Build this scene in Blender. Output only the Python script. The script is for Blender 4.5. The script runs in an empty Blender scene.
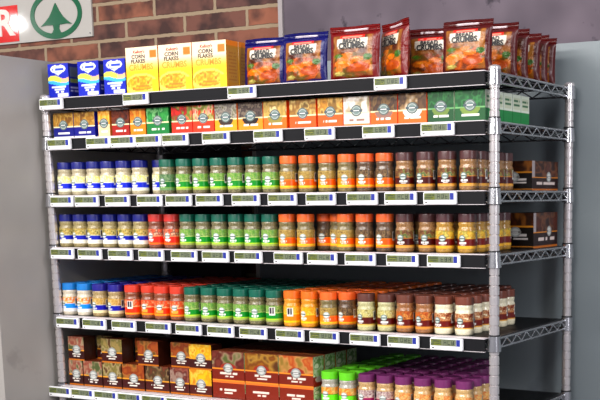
import bpy, bmesh, math, random
import numpy as np
from mathutils import Matrix, Vector
random.seed(7)
SC = bpy.context.scene
COL = SC.collection

# ------------------------------------------------------------------ camera
cam_d = bpy.data.cameras.new('camera')
cam = bpy.data.objects.new('camera', cam_d)
COL.objects.link(cam)
cam_d.sensor_width = 36
cam_d.lens = 69.159
cam_d.shift_x = -0.20586
cam_d.shift_y = 0.31804
cam_d.clip_start = 0.05
_r = (0.8845218, 0.4664116, -0.0090219)
_d = (0.0692814, -0.1504639, -0.9861849)
_f = (-0.4613256, 0.8716770, -0.1654022)
cam.matrix_world = Matrix(((_r[0], -_d[0], -_f[0], 1.2021), (_r[1], -_d[1], -_f[1], -2.6583),
                           (_r[2], -_d[2], -_f[2], 1.5669), (0, 0, 0, 1)))
SC.camera = cam

# ------------------------------------------------------------------ world, lamps, exposure
SC.view_settings.view_transform = 'Standard'
SC.view_settings.look = 'None'
SC.view_settings.gamma = 1
SC.view_settings.use_curve_mapping = False
SC.view_settings.exposure = -0.14
w = bpy.data.worlds.new('store_ambient')
SC.world = w
w.use_nodes = True
w.node_tree.nodes['Background'].inputs[0].default_value = (0.90, 0.88, 1.0, 1)
w.node_tree.nodes['Background'].inputs[1].default_value = 0.36


def area(name, loc, target, sx, sy, power, color=(1, 1, 1), shape='RECTANGLE'):
    d = bpy.data.lights.new(name, 'AREA')
    d.shape = shape
    d.size = sx
    d.size_y = sy
    d.energy = power
    d.color = color
    o = bpy.data.objects.new(name, d)
    COL.objects.link(o)
    o.location = loc
    o.rotation_euler = (Vector(target) - Vector(loc)).to_track_quat('-Z', 'Y').to_euler()
    return o


area('fluorescent_row_near', (-1.0, -2.0, 3.1), (-0.9, 0.0, 1.0), 4.5, 0.35, 84, (1, 0.97, 0.93))
area('fluorescent_row_far', (-1.2, -4.2, 3.1), (-0.9, 0.0, 1.3), 5.0, 0.35, 190, (1, 0.97, 0.94))
area('fluorescent_row_side', (2.6, -1.2, 3.1), (0.0, 0.4, 1.1), 0.5, 3.5, 75, (0.95, 0.95, 1))
area('round_downlight', (-6.812, -3.722, 3.1), (-2.2, 0.6, 2.2), 0.13, 0.13, 2.4, (1, 1, 1), 'DISK')


# ------------------------------------------------------------------ helpers
def lin(c):
    c = np.asarray(c, float)
    if c.max() > 1.001:
        c = c / 255.0
    return np.where(c <= 0.04045, c / 12.92, ((c + 0.055) / 1.055) ** 2.4)


def L4(c):
    r = lin(c)
    return (float(r[0]), float(r[1]), float(r[2]), 1.0)


def vivid(c):
    """saturated offset-print ink"""
    c = np.asarray(c, float)
    g = c.mean(axis=1, keepdims=True)
    c = g + (c - g) * 1.18
    return np.clip(0.5 + (c - 0.5) * 1.12 - 0.045, 0.01, 0.97)


class MB:
    """collects shapes; build() links them as one mesh object"""

    def __init__(self):
        self.v, self.f, self.c, self.n = [], [], [], 0

    def add(self, verts, faces, cols=None):
        b = self.n
        self.v.extend([tuple(map(float, p)) for p in verts])
        self.f.extend([tuple(i + b for i in f) for f in faces])
        k = len(verts)
        if cols is None:
            cols = np.ones((k, 3))
        cols = np.asarray(cols, float)
        if cols.ndim == 1:
            cols = np.tile(cols, (k, 1))
        self.c.append(cols)
        self.n += k
        return self

    def box(self, x0, x1, y0, y1, z0, z1, col=None):
        p = [(x0, y0, z0), (x1, y0, z0), (x1, y1, z0), (x0, y1, z0), (x0, y0, z1), (x1, y0, z1), (x1, y1, z1), (x0, y1, z1)]
        return self.add(p, [(0, 3, 2, 1), (4, 5, 6, 7), (0, 1, 5, 4), (1, 2, 6, 5), (2, 3, 7, 6), (3, 0, 4, 7)], col)

    def cyl(self, a, b, r, seg=8, r2=None, col=None):
        a, b = Vector(a), Vector(b)
        d = (b - a).normalized()
        u = d.orthogonal().normalized()
        w_ = d.cross(u)
        r2 = r if r2 is None else r2
        p = []
        for (c, rr) in ((a, r), (b, r2)):
            for i in range(seg):
                t = 2 * math.pi * i / seg
                p.append(c + u * (math.cos(t) * rr) + w_ * (math.sin(t) * rr))
        fs = [(i, (i + 1) % seg, seg + (i + 1) % seg, seg + i) for i in range(seg)]
        fs.append(tuple(range(seg - 1, -1, -1)))
        fs.append(tuple(range(seg, 2 * seg)))
        return self.add(p, fs, col)

    def lathe(self, prof, seg=32, ox=0, oy=0, rib=None, col=None):
        p, fs = [], []
        for k, (r, z) in enumerate(prof):
            for i in range(seg):
                rr = r
                if rib and rib[0] <= k <= rib[1] and i % 2:
                    rr = r - rib[2]
                t = 2 * math.pi * i / seg
                p.append((ox + rr * math.cos(t), oy + rr * math.sin(t), z))
        for k in range(len(prof) - 1):
            for i in range(seg):
                j = (i + 1) % seg
                fs.append((k * seg + i, k * seg + j, (k + 1) * seg + j, (k + 1) * seg + i))
        fs.append(tuple(range(seg - 1, -1, -1)))
        n = (len(prof) - 1) * seg
        fs.append(tuple(range(n, n + seg)))
        return self.add(p, fs, col)

    def grid(self, pos, nu, nv, colfn):
        """pos(u,v)->(x,y,z) arrays, colfn(u,v)->rgb (display values)"""
        u, v = np.meshgrid(np.linspace(0, 1, nu), np.linspace(0, 1, nv))
        u, v = u.ravel(), v.ravel()
        x, y, z = pos(u, v)
        one = np.ones_like(u)
        P = np.stack([x * one, y * one, z * one], 1)
        fs = []
        for j in range(nv - 1):
            for i in range(nu - 1):
                a = j * nu + i
                fs.append((a, a + 1, a + nu + 1, a + nu))
        c = colfn(u, v) if callable(colfn) else np.tile(np.asarray(colfn, float), (len(u), 1))
        return self.add(P, fs, lin(vivid(c)) if callable(colfn) else np.tile(lin(colfn), (len(u), 1)))

    def mesh(self, name, mat, smooth=False):
        m = bpy.data.meshes.new(name)
        m.from_pydata(self.v, [], self.f)
        a = m.attributes.new('print_colour', 'FLOAT_COLOR', 'POINT')
        c = np.ones((self.n, 4), np.float32)
        c[:, :3] = np.concatenate(self.c)
        a.data.foreach_set('color', c.ravel())
        if smooth:
            m.polygons.foreach_set('use_smooth', [True] * len(m.polygons))
            try:
                m.set_sharp_from_angle(angle=math.radians(38))
            except Exception:
                pass
        m.materials.append(mat)
        m.update()
        return m

    def build(self, name, mat, parent=None, smooth=False, loc=None):
        return link(name, self.mesh(name, mat, smooth), parent, loc)


def link(name, data, parent=None, loc=None):
    o = bpy.data.objects.new(name, data)
    COL.objects.link(o)
    if parent is not None:
        o.parent = parent
    if loc is not None:
        o.location = loc
    return o


def tag(o, label, cat, group=None):
    o['label'] = label
    o['category'] = cat
    if group:
        o['group'] = group
    return o


def struct(o, kind='structure'):
    o['kind'] = kind
    return o


def dup(o, parent=None):
    c = o.copy()
    COL.objects.link(c)
    if parent is not None:
        c.parent = parent
    for ch in KIDS.get(o.name, []):
        dup_child(ch, c)
    return c


KIDS = {}


def kid(parent, child):
    KIDS.setdefault(parent.name, []).append(child)
    return child


def dup_child(ch, newparent):
    c = ch.copy()
    COL.objects.link(c)
    c.parent = newparent
    for g in KIDS.get(ch.name, []):
        dup_child(g, c)


ORD = ['zeroth', 'first', 'second', 'third', 'fourth', 'fifth', 'sixth', 'seventh', 'eighth', 'ninth', 'tenth', 'eleventh',
       'twelfth', 'thirteenth', 'fourteenth', 'fifteenth', 'sixteenth', 'seventeenth', 'eighteenth', 'nineteenth', 'twentieth',
       'twenty-first', 'twenty-second', 'twenty-third', 'twenty-fourth', 'twenty-fifth', 'twenty-sixth', 'twenty-seventh']


# ------------------------------------------------------------------ materials
def new_mat(name):
    m = bpy.data.materials.new(name)
    m.use_nodes = True
    nt = m.node_tree
    return m, nt, nt.nodes['Principled BSDF']


def mat_plain(name, col, rough=0.5, metal=0.0, noise=0.0, nscale=40.0, spec=0.5, bump=0.0, coat=0.0):
    m, nt, b = new_mat(name)
    b.inputs['Roughness'].default_value = rough
    b.inputs['Metallic'].default_value = metal
    b.inputs['Specular IOR Level'].default_value = spec
    b.inputs['Coat Weight'].default_value = coat
    b.inputs['Coat Roughness'].default_value = 0.08
    tc = nt.nodes.new('ShaderNodeTexCoord')
    nz = nt.nodes.new('ShaderNodeTexNoise')
    nz.inputs['Scale'].default_value = nscale
    nz.inputs['Detail'].default_value = 4
    nt.links.new(tc.outputs['Object'], nz.inputs['Vector'])
    mx = nt.nodes.new('ShaderNodeMix')
    mx.data_type = 'RGBA'
    c = np.array(L4(col)[:3])
    mx.inputs[6].default_value = (*(c * (1 - noise)), 1)
    mx.inputs[7].default_value = (*np.minimum(c * (1 + noise), 1), 1)
    nt.links.new(nz.outputs['Fac'], mx.inputs[0])
    nt.links.new(mx.outputs[2], b.inputs['Base Color'])
    if bump:
        bp = nt.nodes.new('ShaderNodeBump')
        bp.inputs['Strength'].default_value = bump
        bp.inputs['Distance'].default_value = 0.004
        nt.links.new(nz.outputs['Fac'], bp.inputs['Height'])
        nt.links.new(bp.outputs['Normal'], b.inputs['Normal'])
    return m


def mat_print(name, rough=0.4, spec=0.5, bump=0.0, coat=0.0):
    m, nt, b = new_mat(name)
    a = nt.nodes.new('ShaderNodeAttribute')
    a.attribute_name = 'print_colour'
    tc = nt.nodes.new('ShaderNodeTexCoord')
    nz = nt.nodes.new('ShaderNodeTexNoise')
    nz.inputs['Scale'].default_value = 60
    nt.links.new(tc.outputs['Object'], nz.inputs['Vector'])
    mr = nt.nodes.new('ShaderNodeMapRange')
    mr.inputs[3].default_value = rough - 0.06
    mr.inputs[4].default_value = rough + 0.06
    nt.links.new(nz.outputs['Fac'], mr.inputs[0])
    nt.links.new(mr.outputs[0], b.inputs['Roughness'])
    nt.links.new(a.outputs['Color'], b.inputs['Base Color'])
    b.inputs['Specular IOR Level'].default_value = spec
    b.inputs['Coat Weight'].default_value = coat
    b.inputs['Coat Roughness'].default_value = 0.1
    if bump:
        bp = nt.nodes.new('ShaderNodeBump')
        bp.inputs['Strength'].default_value = bump
        bp.inputs['Distance'].default_value = 0.006
        nz.inputs['Scale'].default_value = 38
        nz.inputs['Distortion'].default_value = 1.2
        nt.links.new(nz.outputs['Fac'], bp.inputs['Height'])
        nt.links.new(bp.outputs['Normal'], b.inputs['Normal'])
    return m


def mat_spice(name, c1, c2, scale=420):
    """ground or flaked spice seen through a clear plastic jar wall"""
    m, nt, b = new_mat(name)
    tc = nt.nodes.new('ShaderNodeTexCoord')
    nz = nt.nodes.new('ShaderNodeTexNoise')
    nz.inputs['Scale'].default_value = scale
    nz.inputs['Detail'].default_value = 2
    nt.links.new(tc.outputs['Object'], nz.inputs['Vector'])
    rp = nt.nodes.new('ShaderNodeValToRGB')
    rp.color_ramp.elements[0].position = 0.38
    rp.color_ramp.elements[0].color = L4(c2)
    rp.color_ramp.elements[1].position = 0.62
    rp.color_ramp.elements[1].color = L4(c1)
    nt.links.new(nz.outputs['Fac'], rp.inputs[0])
    nt.links.new(rp.outputs[0], b.inputs['Base Color'])
    b.inputs['Roughness'].default_value = 0.28
    b.inputs['Coat Weight'].default_value = 0.6
    b.inputs['Coat Roughness'].default_value = 0.06
    return m


M_chrome = mat_plain('chrome_wire', (190, 190, 194), 0.22, 0.9, 0.05, 30)
M_post = mat_plain('chrome_post', (226, 220, 220), 0.24, 0.72, 0.06, 25)
M_collar = mat_plain('black_sleeve', (30, 30, 32), 0.5, 0.0, 0.1)
M_liner = mat_plain('black_liner', (26, 26, 29), 0.4, 0.0, 0.2, 15)
M_rail = mat_plain('dark_rail_plastic', (16, 16, 20), 0.6, 0.0, 0.1, 20, 0.2)
M_lip = mat_plain('pale_rail_edge', (218, 209, 212), 0.35, 0.0, 0.03)
M_tagcase = mat_plain('white_tag_plastic', (244, 244, 246), 0.35, 0.0, 0.02)
M_tagblue = mat_plain('blue_tag_tab', (34, 48, 150), 0.35, 0.0, 0.05)
M_card = mat_print('printed_card', 0.42, 0.4)
M_label = mat_print('printed_jar_label', 0.3, 0.5)
M_foil = mat_print('printed_foil', 0.33, 0.4, 0.5, 0.1)
M_lcd = mat_print('lcd_screen', 0.2, 0.5)
M_ink_dark = mat_plain('dark_ink', (48, 36, 40), 0.5)
M_ink_black = mat_plain('black_ink', (20, 18, 22), 0.5)
M_ink_red = mat_plain('red_ink', (214, 62, 50), 0.5)
M_ink_yellow = mat_plain('yellow_ink', (228, 150, 34), 0.5)
M_ink_white = mat_plain('white_ink', (246, 244, 240), 0.5)
M_ink_blue = mat_plain('blue_ink', (30, 52, 160), 0.5)


def brick_material():
    m, nt, b = new_mat('brown_brick')
    tc = nt.nodes.new('ShaderNodeTexCoord')
    sp = nt.nodes.new('ShaderNodeSeparateXYZ')
    nt.links.new(tc.outputs['Object'], sp.inputs[0])
    ax = nt.nodes.new('ShaderNodeMath')
    ax.operation = 'ADD'
    ax.inputs[1].default_value = 1.583 + 0.131 + 0.264 * 40
    az = nt.nodes.new('ShaderNodeMath')
    az.operation = 'ADD'
    az.inputs[1].default_value = -2.2006 + 0.0637 * 40
    nt.links.new(sp.outputs['X'], ax.inputs[0])
    nt.links.new(sp.outputs['Z'], az.inputs[0])
    cb = nt.nodes.new('ShaderNodeCombineXYZ')
    nt.links.new(ax.outputs[0], cb.inputs['X'])
    nt.links.new(az.outputs[0], cb.inputs['Y'])
    # ragged edges
    n0 = nt.nodes.new('ShaderNodeTexNoise')
    n0.inputs['Scale'].default_value = 45
    nt.links.new(tc.outputs['Object'], n0.inputs['Vector'])
    vs = nt.nodes.new('ShaderNodeVectorMath')
    vs.operation = 'MULTIPLY_ADD'
    vs.inputs[1].default_value = (0.006, 0.006, 0)
    nt.links.new(n0.outputs['Color'], vs.inputs[0])
    nt.links.new(cb.outputs[0], vs.inputs[2])
    bt = nt.nodes.new('ShaderNodeTexBrick')
    bt.inputs['Scale'].default_value = 1
    bt.inputs['Brick Width'].default_value = 0.264
    bt.inputs['Row Height'].default_value = 0.0637
    bt.inputs['Mortar Size'].default_value = 0.0072
    bt.inputs['Mortar Smooth'].default_value = 0.25
    bt.inputs['Color1'].default_value = L4((132, 80, 60))
    bt.inputs['Color2'].default_value = L4((84, 54, 50))
    bt.inputs['Mortar'].default_value = L4((146, 126, 102))
    bt.inputs['Bias'].default_value = -0.05
    nt.links.new(vs.outputs[0], bt.inputs['Vector'])
    n1 = nt.nodes.new('ShaderNodeTexNoise')
    n1.inputs['Scale'].default_value = 11
    n1.inputs['Detail'].default_value = 3
    nt.links.new(tc.outputs['Object'], n1.inputs['Vector'])
    rp = nt.nodes.new('ShaderNodeValToRGB')
    rp.color_ramp.elements[0].position = 0.36
    rp.color_ramp.elements[0].color = (0.32, 0.3, 0.34, 1)
    rp.color_ramp.elements[1].position = 0.56
    rp.color_ramp.elements[1].color = (1.1, 1.05, 1, 1)
    nt.links.new(n1.outputs['Fac'], rp.inputs[0])
    mu = nt.nodes.new('ShaderNodeMix')
    mu.data_type = 'RGBA'
    mu.blend_type = 'MULTIPLY'
    nt.links.new(bt.outputs['Color'], mu.inputs[6])
    nt.links.new(rp.outputs[0], mu.inputs[7])
    inv = nt.nodes.new('ShaderNodeMath')
    inv.operation = 'SUBTRACT'
    inv.inputs[0].default_value = 1
    nt.links.new(bt.outputs['Fac'], inv.inputs[1])
    nt.links.new(inv.outputs[0], mu.inputs[0])
    nt.links.new(mu.outputs[2], b.inputs['Base Color'])
    b.inputs['Roughness'].default_value = 0.85
    bp = nt.nodes.new('ShaderNodeBump')
    bp.inputs['Strength'].default_value = 0.8
    bp.inputs['Distance'].default_value = 0.005
    nt.links.new(inv.outputs[0], bp.inputs['Height'])
    nt.links.new(bp.outputs['Normal'], b.inputs['Normal'])
    return m


def speckle_material(name, c1, c2, c3, s1=14, s2=5, rough=0.8):
    m, nt, b = new_mat(name)
    tc = nt.nodes.new('ShaderNodeTexCoord')
    n1 = nt.nodes.new('ShaderNodeTexNoise')
    n1.inputs['Scale'].default_value = s1
    n1.inputs['Detail'].default_value = 5
    n2 = nt.nodes.new('ShaderNodeTexNoise')
    n2.inputs['Scale'].default_value = s2
    for n in (n1, n2):
        nt.links.new(tc.outputs['Object'], n.inputs['Vector'])
    r1 = nt.nodes.new('ShaderNodeValToRGB')
    r1.color_ramp.elements[0].position = 0.3
    r1.color_ramp.elements[0].color = L4(c1)
    r1.color_ramp.elements[1].position = 0.7
    r1.color_ramp.elements[1].color = L4(c2)
    nt.links.new(n2.outputs['Fac'], r1.inputs[0])
    r2 = nt.nodes.new('ShaderNodeValToRGB')
    r2.color_ramp.elements[0].position = 0.29
    r2.color_ramp.elements[0].color = (1, 1, 1, 1)
    r2.color_ramp.elements[1].position = 0.36
    r2.color_ramp.elements[1].color = (0, 0, 0, 1)
    nt.links.new(n1.outputs['Fac'], r2.inputs[0])
    mx = nt.nodes.new('ShaderNodeMix')
    mx.data_type = 'RGBA'
    nt.links.new(r2.outputs[0], mx.inputs[0])
    nt.links.new(r1.outputs[0], mx.inputs[6])
    mx.inputs[7].default_value = L4(c3)
    nt.links.new(mx.outputs[2], b.inputs['Base Color'])
    b.inputs['Roughness'].default_value = rough
    return m


# ------------------------------------------------------------------ setting
m = MB(); m.box(-6, 3.5, -5, 1.0, -0.05, 0)
struct(m.build('floor', mat_plain('grey_floor_tile', (120, 116, 112), 0.35, 0, 0.1, 6)))
m = MB(); m.box(-6, -1.03, 0.62, 0.74, 0, 3.2)
struct(m.build('wall_back', brick_material()))
m = MB(); m.box(-1.03, 3.5, 0.60, 0.74, 0, 3.2)
struct(m.build('wall_right', speckle_material('mauve_concrete', (80, 70, 80), (106, 94, 104), (54, 46, 56), 16, 6)))
m = MB(); m.box(-1.044, -1.028, 0.592, 0.622, 0, 3.2)
struct(m.build('trim_1', mat_plain('pale_corner_bead', (150, 142, 142), 0.6, 0, 0.08)))

# boards round the rack
m = MB(); m.box(-1.556, -1.532, -0.205, 0.615, 0, 1.991)
o = m.build('partition_panel', speckle_material('brushed_grey_board', (152, 148, 144), (172, 167, 162), (150, 146, 142), 9, 3.5, 0.34))
tag(o, 'tall grey partition panel at the left end of the shelving', 'panel')
m = MB(); m.box(-1.525, -1.208, 0.565, 0.59, 0, 1.86)
o = m.build('back_board', mat_plain('black_board', (46, 41, 46), 0.6, 0, 0.15, 8))
tag(o, 'narrow black board behind the left part of the shelving', 'panel')
gb = link('back_board', None, None, (0, 0, 0))
tag(gb, 'wide blue-grey board behind the right part of the shelving and past it', 'panel')
m = MB(); m.box(-1.13, 1.7, 0.565, 0.59, 0, 2.0)
kid(gb, m.build('board_sheet', speckle_material('blue_grey_board', (110, 119, 124), (127, 136, 139), (105, 113, 119), 5, 2.2, 0.42), gb))
m = MB(); m.box(-1.144, -1.13, 0.562, 0.592, 0, 2.0)
kid(gb, m.build('edge_strip', mat_plain('pale_edge_strip', (190, 182, 176), 0.45, 0, 0.05), gb))

# ------------------------------------------------------------------ wall sign
SY = 0.612
MX = lambda x: 1.2021 + (x - 1.2021) * 1.00833
MZ = lambda z: 1.5669 + (z - 1.5669) * 1.00833


def text_mesh(s, size, mat, extrude=0.0004, align='CENTER', shear=0.0, bold=0.0, sx=1.0):
    cu = bpy.data.curves.new('lettering', 'FONT')
    cu.body = s
    cu.size = size
    cu.extrude = extrude
    cu.offset = bold
    cu.shear = shear
    cu.align_x = align
    cu.align_y = 'CENTER'
    cu.resolution_u = 3
    t = bpy.data.objects.new('lettering', cu)
    COL.objects.link(t)
    bpy.context.view_layer.update()
    dg = bpy.context.evaluated_depsgraph_get()
    me = bpy.data.meshes.new_from_object(t.evaluated_get(dg))
    bpy.data.objects.remove(t)
    bpy.data.curves.remove(cu)
    # stand it up: text plane -> xz plane facing -y
    for v in me.vertices:
        x, y, z = v.co
        v.co = (x * sx, -z, y)
    me.materials.clear()
    me.materials.append(mat)
    return me


def poly_slab(mb, pts, y0, y1):
    n = len(pts)
    v = [(x, y0, z) for x, z in pts] + [(x, y1, z) for x, z in pts]
    f = [tuple(range(n)), tuple(range(2 * n - 1, n - 1, -1))]
    f += [(i, n + i, n + (i + 1) % n, (i + 1) % n) for i in range(n)]
    mb.add(v, f)


sign = link('wall_sign', None, None, (MX(-2.4), SY, MZ(2.149)))
tag(sign, 'white shop sign with green tree emblem and red block on brick wall', 'sign')
M_sign = mat_plain('white_sign_face', (176, 172, 166), 0.05, 0, 0.02, 10, 0.6)
M_sred = mat_plain('sign_red', (206, 40, 36), 0.05, 0, 0.03, 10, 0.6)
M_sgreen = mat_plain('sign_green', (22, 90, 58), 0.15, 0, 0.03, 10, 0.5)
X0, Z0 = -2.4, 2.149
m = MB(); m.box(-2.9 - X0, -1.840 - X0, 0, 0.0075, 0, 0.30)
kid(sign, m.build('sign_panel', M_sign, sign))
m = MB(); m.box(-2.75 - X0, -2.205 - X0, -0.002, 0.001, 2.156 - Z0, 2.287 - Z0)
kid(sign, m.build('red_block', M_sred, sign))
t = text_mesh('SPAR', 0.155, mat_plain('sign_white_letters', (224, 214, 206), 0.2, 0, 0.02), 0.001, 'RIGHT', 0, 0.004)
for v in t.vertices:
    v.co.z *= 0.86
kid(sign, link('lettering', t, sign, (-2.228 - X0, -0.003, 2.222 - Z0)))
m = MB()
cx, cz = -2.012 - X0, 2.2375 - Z0
n = 56
vv, ff = [], []
for i in range(n):
    a = 2 * math.pi * i / n
    for (rx, rz) in ((0.128, 0.0865), (0.108, 0.0675)):
        vv.append((cx + rx * math.cos(a), -0.003, cz + rz * math.sin(a)))
    for (rx, rz) in ((0.128, 0.0865), (0.108, 0.0675)):
        vv.append((cx + rx * math.cos(a), 0.001, cz + rz * math.sin(a)))
for i in range(n):
    a, b = 4 * i, 4 * ((i + 1) % n)
    ff += [(a, b, b + 1, a + 1), (a, a + 2, b + 2, b), (a + 1, b + 1, b + 3, a + 3)]
m.add(vv, ff)
kid(sign, m.build('emblem_ring', M_sgreen, sign))
m = MB()


def tree_half(s):
    p = [(0.0, 0.0405), (0.006, 0.032), (0.018, 0.012), (0.034, -0.008), (0.054, -0.024), (0.077, -0.0385), (0.05, -0.0355), (0.016, -0.037),
         (0.013, -0.052), (0.02, -0.063), (0.036, -0.071)]
    return [(s * x, z) for x, z in p]


R_ = tree_half(1)
L_ = tree_half(-1)[1:]
pts = R_ + L_[::-1]
poly_slab(m, [(cx + x, cz + z) for x, z in pts][::-1], -0.0035, 0.001)
kid(sign, m.build('tree_emblem', M_sgreen, sign))
for sx in (-2.88, -1.85):
    m = MB(); m.cyl((sx - X0, -0.002, 0.012), (sx - X0, 0.003, 0.012), 0.003, 10)
    kid(sign, m.build('screw', M_chrome, sign, True))

# ------------------------------------------------------------------ wire shelving unit
W, D = 1.5, 0.5146
ZS = [1.8724, 1.7535, 1.5833, 1.4253, 1.2129, 0.9924, 0.72, 0.20]
rack = link('wire_shelving_unit', None, None, (-W / 2, D / 2, 0))
tag(rack, 'tall chrome wire shelving unit stocked with spices and packets', 'shelving unit')
OX, OY = -W / 2, D / 2
RP = 0.0132
post_m = None
for (px, py) in ((0, 0), (-W, 0), (0, D), (-W, D)):
    if post_m is None:
        prof = [(0.010, 0.0), (RP, 0.004)]
        z = 0.025
        while z < 1.872:
            prof += [(RP, z - 0.0025), (RP - 0.0022, z - 0.0012), (RP - 0.0022, z + 0.0012), (RP, z + 0.0025)]
            z += 0.0254
        prof += [(RP, 1.874)]
        m = MB(); m.lathe(prof, 20)
        post_m = m.mesh('post', M_post, True)
        c = MB(); c.lathe([(RP, 1.872), (RP + 0.0025, 1.875), (RP + 0.0025, 1.880), (RP - 0.001, 1.884), (0.004, 1.886)], 20)
        cap_m = c.mesh('post_cap', M_post, True)
    p = kid(rack, link('post', post_m, rack, (px - OX, py - OY, 0)))
    kid(p, link('post_cap', cap_m, p))


def shelf_mesh():
    m = MB()
    zt, zb = -0.004, -0.0275
    e = 0.012
    sides = [((-W + e, 0), (-e, 0), 44), ((-W + e, D), (-e, D), 44), ((0, e), (0, D - e), 15), ((-W, e), (-W, D - e), 15)]
    for (a, b, k) in sides:
        m.cyl((a[0], a[1], zt), (b[0], b[1], zt), 0.0034, 8)
        m.cyl((a[0], a[1], zb), (b[0], b[1], zb), 0.0030, 8)
        pts = [(a[0] + (b[0] - a[0]) * i / k, a[1] + (b[1] - a[1]) * i / k, zt - 0.002 if i % 2 == 0 else zb + 0.002) for i in range(k + 1)]
        for i in range(k):
            m.cyl(pts[i], pts[i + 1], 0.0021, 6)
    for y in (D / 3, 2 * D / 3):
        m.cyl((-W, y, -0.009), (0, y, -0.009), 0.0028, 6)
    return m.mesh('shelf', M_chrome, True)


def deck_mesh():
    m = MB()
    for i in range(1, 56):
        x = -W + W * i / 56
        m.cyl((x, 0.0, -0.0042), (x, D, -0.0042), 0.0016, 6)
    return m.mesh('wire_deck', M_chrome, True)


def sleeve_mesh():
    m = MB()
    m.lathe([(RP, 0.006), (RP + 0.002, 0.005), (RP + 0.0052, -0.034), (RP, -0.035)], 20)
    return m.mesh('corner_sleeve', M_chrome, True)


def rail_mesh():
    m = MB()
    m.box(-W + 0.014, -0.017, -0.0215, -0.0145, -0.034, -0.0035)
    m.box(-W + 0.014, -0.017, -0.0145, -0.004, -0.006, -0.0035)
    return m.mesh('price_rail', M_rail)


def lip_mesh():
    m = MB()
    m.box(-W + 0.014, -0.017, -0.0228, 0.004, -0.0020, 0.0)
    m.box(-W + 0.014, -0.017, -0.0228, -0.0145, -0.0354, -0.0341)
    return m.mesh('rail_edge', M_lip)


def liner_mesh():
    m = MB()
    m.box(-W + 0.016, -0.016, 0.0045, D - 0.006, -0.0022, 0.0)
    m.box(-W + 0.016, -0.004, 0.018, D - 0.018, -0.0022, 0.0)
    return m.mesh('liner', M_liner)


SH, DK, SL, RL, LP, LN = shelf_mesh(), deck_mesh(), sleeve_mesh(), rail_mesh(), lip_mesh(), liner_mesh()
bm_ = MB(); bm_.lathe([(RP, 0.0085), (RP + 0.0022, 0.008), (RP + 0.0022, 0.0045), (RP, 0.004)], 20)
CL = bm_.mesh('sleeve_clip', M_collar, True)
for z in ZS:
    s = kid(rack, link('shelf', SH, rack, (-OX, -OY, z)))
    kid(s, link('wire_deck', DK, s))
    kid(s, link('liner', LN, s))
    if z > 0.9:
        kid(s, link('price_rail', RL, s))
        kid(s, link('rail_edge', LP, s))
    for (px, py) in ((0, 0), (-W, 0), (0, D), (-W, D)):
        kid(s, link('corner_sleeve', SL, s, (px, py, 0)))
        kid(s, link('sleeve_clip', CL, s, (px, py, 0)))

# ------------------------------------------------------------------ print designs (flat albedo patterns)
def hash2(ix, iy, seed):
    h = np.sin(ix * 127.1 + iy * 311.7 + seed * 74.7) * 43758.5453
    return h - np.floor(h)


def vnoise(u, v, fu, fv, seed):
    x, y = u * fu, v * fv
    ix, iy = np.floor(x), np.floor(y)
    fx, fy = x - ix, y - iy
    fx, fy = fx * fx * (3 - 2 * fx), fy * fy * (3 - 2 * fy)
    a, b = hash2(ix, iy, seed), hash2(ix + 1, iy, seed)
    c, d = hash2(ix, iy + 1, seed), hash2(ix + 1, iy + 1, seed)
    return a * (1 - fx) * (1 - fy) + b * fx * (1 - fy) + c * (1 - fx) * fy + d * fx * fy


def C(c):
    return np.asarray(c, float) / 255.0


class Paint:
    def __init__(self, u, v, base):
        self.u, self.v = u, v
        self.c = np.tile(C(base), (len(u), 1))

    def mask(self, mk, col):
        mk = np.asarray(mk, float)[:, None]
        self.c = self.c * (1 - mk) + C(col) * mk
        return self

    def rect(self, u0, u1, v0, v1, col):
        return self.mask((self.u >= u0) & (self.u <= u1) & (self.v >= v0) & (self.v <= v1), col)

    def disc(self, cu, cv, ru, rv, col):
        return self.mask((((self.u - cu) / ru) ** 2 + ((self.v - cv) / rv) ** 2) < 1, col)

    def pic(self, u0, u1, v0, v1, cols, fu=7, fv=4, seed=1):
        mk = (self.u >= u0) & (self.u <= u1) & (self.v >= v0) & (self.v <= v1)
        n = vnoise(self.u, self.v, fu, fv, seed) * 0.65 + vnoise(self.u, self.v, fu * 2.3, fv * 2.3, seed + 5) * 0.35
        k = np.clip((n - 0.25) / 0.5, 0, 0.999) * (len(cols) - 1)
        i = np.floor(k).astype(int)
        f = (k - i)[:, None]
        cs = np.stack([C(c) for c in cols])
        cc = cs[i] * (1 - f) + cs[np.minimum(i + 1, len(cols) - 1)] * f
        self.c = np.where(mk[:, None], cc, self.c)
        return self

    def words(self, u0, u1, v0, v1, col, seed=1, dens=14):
        """a line of print too small to read"""
        mk = (self.u >= u0) & (self.u <= u1) & (self.v >= v0) & (self.v <= v1)
        g = hash2(np.floor(self.u * dens), np.floor(self.u * 0) + seed, seed) > 0.14
        return self.mask(mk & g, col)


# ------------------------------------------------------------------ spice jars
JR = 0.0252


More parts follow.
